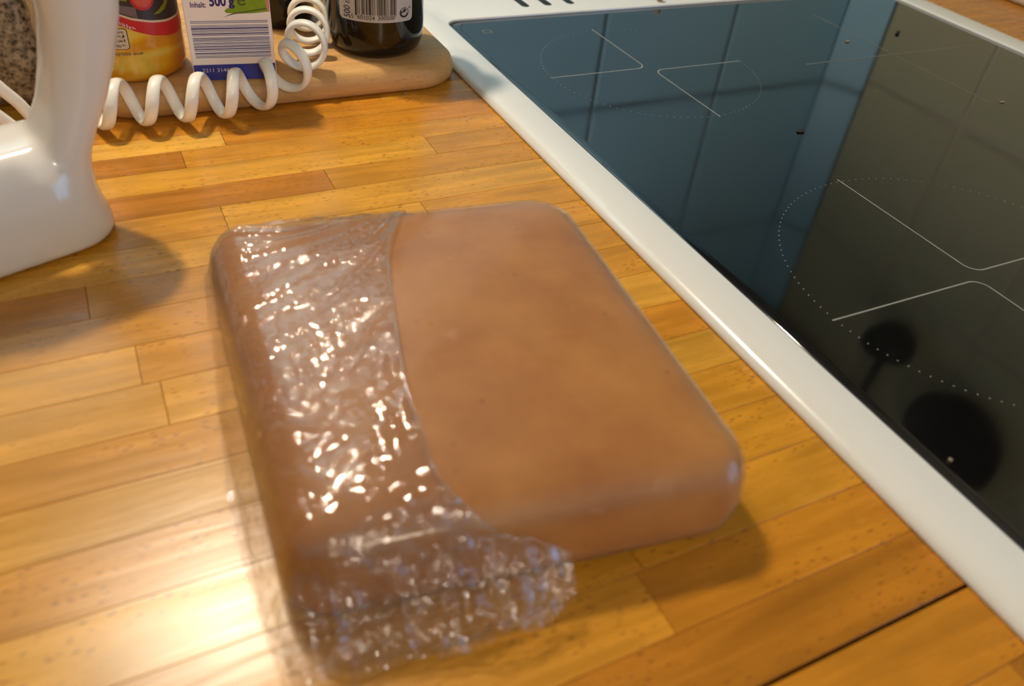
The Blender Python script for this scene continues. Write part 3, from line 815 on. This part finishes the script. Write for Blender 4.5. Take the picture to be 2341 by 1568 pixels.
# round recycling emblem: ring of two arrows
v, f = [], []
cs, ctt, rs_, rt_ = -73.6, .0615, 6.0, .0040
def arc(a0, a1, r0, r1, k=16):
    n0 = len(v)
    for i in range(k + 1):
        a = math.radians(a0 + (a1 - a0) * i / k)
        for r_ in (r0, r1): v.append(bf(cs + rs_ * r_ * math.cos(a), ctt + rt_ * r_ * math.sin(a), .0005))
    for i in range(k): f.append((n0 + 2 * i, n0 + 2 * i + 1, n0 + 2 * i + 3, n0 + 2 * i + 2))
arc(150, 350, .62, 1.0); arc(-10, 150, .88, 1.0)
n0 = len(v)
v += [bf(cs + rs_ * a, ctt + rt_ * b_, .0005) for a, b_ in ((-.62, -.1), (-.35, .42), (-.1, .55), (-.12, .8), (.55, .52), (.05, -.05), (.0, .2), (-.3, .05))]
f.append(tuple(range(n0, n0 + 8)))
mesh('printed_emblem', v, f, M['ink'], bt)
v, f = [], []
cs, ctt, rs_, rt_ = -66.0, .0650, 1.1, .0008
arc(0, 360, .55, 1.0)
mesh('printed_emblem', v, f, M['ink'], bt)

# second dark bottle behind, between carton and bottle
b2 = thing('bottle', 'dark brown glass bottle behind the coiled cord, between carton and labelled bottle', 'bottle', (-.168, -.002, BZ))
c2 = (-.170, -.002)
lathe('glass_body', [(.024, BZ + .002), (.029, BZ), (.0315, BZ + .003), (.033, BZ + .010), (.033, BZ + .11), (.028, BZ + .130), (.015, BZ + .155), (.0135, BZ + .19)], c2, M['glass_dark'], b2, 64)
lathe('cap', [(.0150, BZ + .186), (.0155, BZ + .188), (.0155, BZ + .210), (.0140, BZ + .212)], c2, M['seal'], b2, 40)

# ------------------------------------------------------------------ yellow sauce jar
jc = (-.3012, -.0832); jr = .040
jar = thing('sauce_jar', 'yellow sauce jar with red band and tomato picture on the board', 'jar', (jc[0], jc[1], BZ))
lathe('jar_body', [(.026, BZ + .0015), (.033, BZ), (.0365, BZ + .001), (.039, BZ + .004), (jr, BZ + .009), (jr, BZ + .030), (.0394, BZ + .045), (.0380, BZ + .075), (.0380, BZ + .11), (.034, BZ + .125), (.028, BZ + .133), (.028, BZ + .142)], jc, M['sauce'], jar, 96)
lathe('lid', [(.029, BZ + .134), (.0305, BZ + .136), (.0305, BZ + .152), (.029, BZ + .154)], jc, M['red'], jar, 48)
jprof_z = [BZ + .009, BZ + .030, BZ + .045, BZ + .075, BZ + .11]; jprof_r = [jr, jr, .0394, .0380, .0380]
def jf(deg, t, e):
    a = math.radians(deg); r_ = float(np.interp(t, jprof_z, jprof_r)) + e
    return Vector((jc[0] + r_ * math.cos(a), jc[1] + r_ * math.sin(a), t))
def band(a0, a1, lo, hi, k=40):
    P_ = [(a0 + (a1 - a0) * i / k, lo(a0 + (a1 - a0) * i / k)) for i in range(k + 1)]
    Q_ = [(a1 + (a0 - a1) * i / k, hi(a1 + (a0 - a1) * i / k)) for i in range(k + 1)]
    return P_ + Q_
def strip_band(name, a0, a1, lo, hi, mat, e, k=40):
    v, f = [], []
    for i in range(k + 1):
        a = a0 + (a1 - a0) * i / k
        for j in range(5):
            t = lo(a) + (hi(a) - lo(a)) * j / 4
            v.append(jf(a, t, e))
    for i in range(k):
        for j in range(4): f.append((i * 5 + j, (i + 1) * 5 + j, (i + 1) * 5 + j + 1, i * 5 + j + 1))
    return mesh(name, v, f, mat, jar, True)
ctop = lambda a: np.interp(a, [-190, -125, -95, -85, -66, -47, -23, -10, 40], [.088, .078, .0737, .0708, .0672, .0650, .0645, .068, .085])
red_lo = lambda a: np.interp(a, [-190, -125, -96, -84, -67, -47, -36, -20, 40], [.080, .072, .0655, .0612, .0565, .0535, .0525, .053, .062])
strip_band('red_band', -175, 25, red_lo, lambda a: ctop(a) - .0014, M['red'], .0002)
strip_band('cream_band', -175, 25, lambda a: ctop(a) - .0016, lambda a: ctop(a), M['cream'], .0003)
strip_band('picture_panel', -175, 25, ctop, lambda a: BZ + .10, M['photo_dark'], .00025)
ell = lambda a, t, ra, rt: [(a + ra * math.cos(2 * math.pi * i / 28), t + rt * math.sin(2 * math.pi * i / 28)) for i in range(28)]
patch('tomato_picture', ell(-70, .0845, 13.5, .0098), jf, M['tomato_skin'], jar, .0005, 10)
patch('tomato_picture', ell(-70, .0855, 11.5, .0088), jf, M['tomato'], jar, .0007, 10)
patch('pepper_picture', [(-62, .0705), (-54, .0705), (-46, .0722), (-40, .0755), (-37, .080), (-37, .088), (-41, .088), (-42.5, .080), (-46, .0765), (-53, .0735), (-60, .0715)], jf, M['pepper'], jar, .0005, 14)
patch('leaf_picture', [(-95, .083), (-86, .082), (-86, .09), (-95, .09)], jf, M['pepper'], jar, .0005, 4)
patch('plate_picture', [(-95, .0747), (-79, .0700), (-79, .0775), (-95, .0800)], jf, M['greyprint'], jar, .0004, 8)
put_text('printed_words', 'enthält*', jf, -112, -83, .0612, .0638, M['white_ink'], jar, .0, e=.0006)
# tilt the words along the band edge
o = [x for x in jar.children if x.name.startswith('printed_words')][0]
for v_ in o.data.vertices:
    a = math.degrees(math.atan2(v_.co.y - jc[1], v_.co.x - jc[0]))
    v_.co.z += (-(a + 83)) * .00040
patch('info_box', degpill(-125, -92.0, .0490, .0640, 4, .0020), jf, M['ink'], jar, .0004, 12)
patch('info_box', degpill(-124.3, -92.8, .0494, .0636, 3.6, .0018), jf, M['cream'], jar, .0006, 12)
for body, t in (('Wert', .0605), ('kJ', .0575), ('kcal', .0545), ('5%*', .0508)):
    put_text('printed_words', body, jf, -112 if len(body) > 2 else -104, -95.5, t, t + .0020, M['ink'], jar, 0, e=.0008)
put_text('printed_words', '80 kJ/500 kcal', jf, -116, -81, .0440, .0466, M['greyprint'], jar, .01, e=.0005)

# ------------------------------------------------------------------ granite block
gb = bevel_box('granite_block', -.56, -.362, -.100, .06, 0, .17, M['granite'], None, r=.018, seg=5)
tag(gb, 'speckled grey brown granite block behind the white appliance', 'stone block')

# ------------------------------------------------------------------ white appliance with handle opening
ap = thing('kitchen_appliance', 'glossy white plastic kitchen appliance with handle opening and coiled cord', 'appliance', (-.41, -.27, 0))
ca, sa = math.cos(math.radians(19)), math.sin(math.radians(19))
corner = np.array((-.3300, -.2985))
def loc(u, v_): return (corner[0] + u * ca - v_ * sa, corner[1] + u * sa + v_ * ca)
def ap_ring(u0, u1, v0, v1, r, z, lean=0.0):
    return [(loc(x, y)[0] + lean, loc(x, y)[1], z) for x, y in rrect(u0, u1, v0, v1, r, 8)]
bm = bmesh.new()
def bm_loft(rr):
    n = len(rr[0]); vs = [[bm.verts.new(p) for p in r_] for r_ in rr]
    for k in range(len(rr) - 1):
        for i in range(n):
            j = (i + 1) % n; bm.faces.new((vs[k][i], vs[k][j], vs[k + 1][j], vs[k + 1][i]))
    bm.faces.new(list(reversed(vs[0]))); bm.faces.new(vs[-1])
# lower body
LB = [(-.150, .000, 0, .085, .030, .0015), (-.151, .001, -.001, .086, .031, .006), (-.150, -.001, .001, .084, .031, .018), (-.149, -.004, .004, .080, .030, .032),
      (-.148, -.006, .009, .075, .028, .046), (-.147, -.006, .016, .069, .024, .0545), (-.146, -.008, .024, .062, .018, .0600), (-.145, -.012, .033, .055, .010, .0610)]
bm_loft([ap_ring(*q[:5], q[5]) for q in LB])
# right column, leaning outwards as it rises
CB = [(-.042, -.004, .010, .066, .018, .030, .000), (-.039, -.006, .012, .064, .017, .048, .003), (-.0365, -.0055, .014, .062, .016, .064, .010), (-.037, -.005, .015, .061, .016, .080, .0185),
      (-.0385, -.004, .015, .061, .017, .100, .026), (-.041, -.003, .015, .061, .018, .125, .0335), (-.044, -.003, .015, .061, .018, .150, .037), (-.054, -.004, .017, .061, .018, .178, .033), (-.07, -.012, .020, .058, .015, .197, .018)]
bm_loft([ap_ring(*q[:5], q[5], q[6]) for q in CB])
# left column and top grip close the handle opening
CL = [(-.150, -.108, .015, .064, .020, .030, 0.0), (-.149, -.112, .016, .062, .019, .07, 0), (-.149, -.112, .017, .061, .018, .12, 0), (-.146, -.106, .018, .060, .018, .18, 0), (-.138, -.09, .020, .058, .016, .197, 0)]
bm_loft([ap_ring(*q[:5], q[5], q[6]) for q in CL])
TG = [(-.147, -.016, .017, .061, .017, .163, .004), (-.146, -.012, .016, .062, .018, .180, .004), (-.138, -.022, .022, .056, .015, .198, .002)]
bm_loft([ap_ring(*q[:5], q[5], q[6]) for q in TG])
me = bpy.data.meshes.new('appliance_body'); bm.to_mesh(me); bm.free()
tmp = bpy.data.objects.new('tmp', me); C.objects.link(tmp)
rm = tmp.modifiers.new('r', 'REMESH'); rm.mode = 'VOXEL'; rm.voxel_size = 0.0022; rm.use_smooth_shade = True
sm = tmp.modifiers.new('s', 'SMOOTH'); sm.iterations = 22; sm.factor = 0.5
dg = bpy.context.evaluated_depsgraph_get()
me2 = bpy.data.meshes.new_from_object(tmp.evaluated_get(dg)); me2.name = 'body'
bpy.data.objects.remove(tmp); me2.materials.clear()
link('body', me2, M['plastic'], ap, True)

# coiled cord
ax = catmull([(-.349, -.1500, .0212), (-.338, -.1500, .0212), (-.3025, -.1510, .0212), (-.275, -.1525, .0214), (-.247, -.1550, .0222), (-.2215, -.1545, .0248), (-.1985, -.1480, .0310), (-.1800, -.132, .0398), (-.1690, -.107, .0428), (-.1610, -.080, .0430), (-.1545, -.056, .0430), (-.150, -.033, .045)], 60)
seg = [0.0]
for i in range(1, len(ax)): seg.append(seg[-1] + (ax[i] - ax[i - 1]).length)
Ltot = seg[-1]; n_s = 1500
pitch = 0.0277; rad = 0.0152
def at(s):
    i = min(max(np.searchsorted(seg, s) - 1, 0), len(ax) - 2)
    t = (s - seg[i]) / (seg[i + 1] - seg[i]); return ax[i].lerp(ax[i + 1], t), (ax[i + 1] - ax[i]).normalized()
# phase so that a bottom falls at x=-0.304
s_ref = seg[min(range(len(ax)), key=lambda i: abs(ax[i].x + .3050) + (10 if ax[i].y > -.13 else 0))]
path, frames = [], []
for k in range(n_s + 1):
    s = Ltot * k / n_s; p, t = at(s)
    side = Vector((t.y, -t.x, 0)).normalized()      # to the viewer's side of the axis
    upv = t.cross(side)
    if upv.z < 0: upv = -upv
    ph = 2 * math.pi * (s - s_ref) / pitch
    o_ = -math.cos(ph) * upv + math.sin(ph) * side
    path.append(p + o_ * rad); frames.append((o_, .0025, .0045))
cc_ = tube('coiled_cord', path, None, M['cord'], ap, n=12, flat=frames)
cc_['label'] = 'coiled white mains cord'
# straight end of the cord lying behind the handle opening
tube('cord_end', catmull([(-.420, -.168, .094), (-.405, -.163, .072), (-.388, -.157, .042), (-.381, -.154, .030), (-.373, -.151, .013), (-.362, -.150, .0065), (-.350, -.149, .0068)], 12), .0043, M['cord'], ap)
tube('cord_end', catmull([(-.428, -.182, .078), (-.413, -.176, .056), (-.394, -.168, .029), (-.387, -.166, .0185), (-.379, -.165, .0085), (-.366, -.170, .0050), (-.350, -.182, .0050)], 12), .0043, M['cord'], ap)

# ------------------------------------------------------------------ white container at the far right
wc = thing('storage_tub', 'low white rounded tub on the worktop at the right wall', 'tub', (.86, -.02, 0))
rings('tub_body', [[(x, y, z) for x, y in rrect(.795 + i_, .955 - i_, -.18 + i_, .10 - i_, .03, 8)] for i_, z in ((.008, 0), (.003, .002), (0, .008), (-.002, .018), (-.003, .026))], M['plastic'], wc, True, True)
rings('lid', [[(x, y, z) for x, y in rrect(.787 + i_, .963 - i_, -.188 + i_, .108 - i_, .034, 8)] for i_, z in ((.002, .0265), (0, .028), (0, .033), (.006, .036))], M['plastic'], wc)

# ------------------------------------------------------------------ crumbs
def crumb(x, y, z, r_, mat, label, asp=1.0, h=0.8):
    bm = bmesh.new(); bmesh.ops.create_icosphere(bm, subdivisions=2, radius=1)
    for v_ in bm.verts:
        k = 1 + .25 * math.sin(v_.co.x * 5 + x * 900) * math.cos(v_.co.y * 4 + y * 700)
        v_.co = (x + v_.co.x * r_ * asp * k, y + v_.co.y * r_ * k, z + (v_.co.z + .85) * r_ * h * k)
    me = bpy.data.meshes.new('crumb'); bm.to_mesh(me); bm.free()
    o = link('crumb', me, mat, None, True)
    tag(o, label, 'crumb'); return o
M['crumb'] = plain('crumb_beige', srgb(150, 134, 108), 0.7)
M['crumb_dark'] = plain('crumb_dark', srgb(40, 36, 30), 0.7)
crumb(.2665, .0125, .0081, .0042, M['crumb'], 'beige crumb standing on the rear frame of the hob', 1.0, 1.2)
crumb(.4995, -.132, GZ, .0023, M['crumb_dark'], 'dark speck on the hob near the right frame')
crumb(.1985, -.306, GZ, .0026, M['crumb_dark'], 'grey crumb in the middle of the hob glass', 1.6, .4)
crumb(.4540, -.310, GZ, .0016, M['crumb'], 'tiny pale crumb at the front of the rear right cooking zone', 2.2, .4)
crumb(.4140, -.140, GZ, .0018, M['crumb'], 'tiny pale crumb beside the crossing lines on the glass', 1.6, .5)
crumb(-.0355, -.113, 0, .0016, M['crumb'], 'pale crumb between board corner and hob frame')
crumb(-.097, -.140, 0, .0013, M['crumb'], 'small pale crumb in front of the board below the bottle')
crumb(.0105, -.6285, GZ, .0011, M['crumb'], 'tiny white crumb on the glass near the front left')

# ------------------------------------------------------------------ extractor hood, wall cupboard, utensils (seen mirrored in the glass)
hd = thing('cooker_hood', 'steel cooker hood above the hob', 'cooker hood', (.3, .2, 1.10))
rings('canopy', [[(x, y, 1.10) for x, y in rrect(.0, .62, -.10, .448, .01, 4)], [(x, y, 1.13) for x, y in rrect(.0, .62, -.10, .448, .01, 4)], [(x, y, 1.28) for x, y in rrect(.17, .45, .15, .448, .01, 4)], [(x, y, ZC - .001) for x, y in rrect(.17, .45, .15, .448, .01, 4)]], M['steel'], hd, smooth=False)
for k in range(2): box('filter', .03 + .29 * k, .30 + .29 * k, -.07, .40, 1.096, 1.100, M['filter'], hd)
cb = thing('wall_cupboard', 'dark wall cupboard in the corner right of the hood', 'cupboard', (.85, .3, .92))
box('carcass', .64, 1.05, .12, .44, .92, 1.52, M['dark_wood'], cb)
for k in range(2):
    d_ = bevel_box('door', .642 + .204 * k, .844 + .204 * k, .098, .119, .922, 1.518, M['dark_wood'], cb, r=.004)
    tube('handle', [(.825 + .04 * k, .097, .98), (.825 + .04 * k, .078, .99), (.825 + .04 * k, .078, 1.08), (.825 + .04 * k, .097, 1.09)], .004, M['steel'], d_)
rl = thing('utensil_rail', 'steel rail with hooks on the right wall', 'rail', (1.08, -.1, 1.06))
tube('rail', [(1.085, .12, 1.06), (1.085, -.42, 1.06)], .006, M['steel'], rl)
for y in (.09, -.39): tube('bracket', [(1.085, y, 1.06), (1.112, y, 1.06)], .006, M['steel'], rl)
ld = thing('ladle', 'black ladle hanging from the rail on the right wall', 'ladle', (1.06, .02, .70))
lathe('bowl', [(.004, .700), (.030, .710), (.050, .735), (.056, .765), (.053, .765), (.046, .738), (.026, .716), (.004, .708)], (1.05, .015), M['black_iron'], ld, 32)
tube('handle', [(1.094, .03, .765), (1.085, .036, .85), (1.079, .036, 1.04), (1.079, .036, 1.07)], [.009, .009, .008, .006], M['black_iron'], ld)
pn = thing('frying_pan', 'black frying pan hanging from the rail on the right wall', 'frying pan', (1.07, -.19, .72))
ring_ = lambda r_, x: [(x, -.19 + r_ * math.cos(2 * math.pi * i / 40), .86 + r_ * math.sin(2 * math.pi * i / 40)) for i in range(40)]
rings('pan', [ring_(.02, 1.100), ring_(.085, 1.100), ring_(.095, 1.096), ring_(.108, 1.062), ring_(.105, 1.062), ring_(.092, 1.091), ring_(.02, 1.093)], M['black_iron'], pn)
tube('handle', [(1.066, -.19, .965), (1.070, -.19, 1.02), (1.078, -.19, 1.09)], [.012, .012, .010], M['black_iron'], pn)

# ------------------------------------------------------------------ ceiling spotlight bar
lb = thing('spotlight_bar', 'spotlight bar with two lit bulbs hung from the ceiling', 'lamp', LAMP_POS)
bevel_box('bar', LAMP_POS[0] - .30, LAMP_POS[0] + .08, LAMP_POS[1] - .02, LAMP_POS[1] + .02, LAMP_POS[2] + .12, LAMP_POS[2] + .145, M['enamel'], lb, r=.004)
for dx in (-.28, .06): tube('drop_rod', [(LAMP_POS[0] + dx, LAMP_POS[1], LAMP_POS[2] + .143), (LAMP_POS[0] + dx, LAMP_POS[1], ZC - .001)], .005, M['steel'], lb)
for dx, pw in ((0.0, LAMP_MAIN), (-0.15, LAMP_SIDE)):
    c0 = (LAMP_POS[0] + dx, LAMP_POS[1])
    z0 = LAMP_POS[2]
    h_ = lathe('lamp_head', [(.012, z0 + .119), (.026, z0 + .110), (.034, z0 + .070), (.042, z0 + .022), (.040, z0 + .022), (.030, z0 + .068), (.010, z0 + .100)], c0, M['enamel'], lb, 32)
    lathe('bulb', [(.004, z0 + .040), (.020, z0 + .042), (.026, z0 + .052), (.020, z0 + .066), (.008, z0 + .072)], c0, M['bulb'], h_, 24)
    ld_ = bpy.data.lights.new('bulb_light', 'SPOT'); ld_.energy = pw * 1.06; ld_.spot_size = math.radians(152); ld_.spot_blend = 0.45; ld_.color = LAMP_COL; ld_.shadow_soft_size = 0.024
    lo = bpy.data.objects.new('bulb_light', ld_); C.objects.link(lo); lo.location = (c0[0], c0[1], z0)

# ------------------------------------------------------------------ unseen globe added to brighten the walls and camera-facing sides
pg = thing('fill_globe', 'unseen frosted globe lamp added behind the viewer as fill light', 'lamp', GLOBE_POS)
gx_, gy_, gz_ = GLOBE_POS
mt = bpy.data.materials.new('globe_glow'); mt.use_nodes = True; nt = mt.node_tree
nt.nodes.remove(nt.nodes['Principled BSDF']); em = nt.nodes.new('ShaderNodeEmission'); em.inputs[0].default_value = GLOBE_COL + (1,)
em.inputs[1].default_value = GLOBE_W / (4 * math.pi ** 2 * 0.10 ** 2)
nt.links.new(em.outputs[0], nt.nodes['Material Output'].inputs[0])
lathe('globe', [(.10 * math.sin(math.pi * i / 16) + 1e-4, gz_ - .10 * math.cos(math.pi * i / 16)) for i in range(17)], (gx_, gy_), mt, pg, 32)
tube('flex', [(gx_, gy_, gz_ + .115), (gx_, gy_, ZC - .02)], .004, M['enamel'], pg)
lathe('cap', [(.03, gz_ + .096), (.03, gz_ + .115), (.012, gz_ + .125)], (gx_, gy_), M['steel'], pg, 24)
lathe('ceiling_rose', [(.045, ZC - .001), (.045, ZC - .015), (.02, ZC - .025)], (gx_, gy_), M['enamel'], pg, 24)
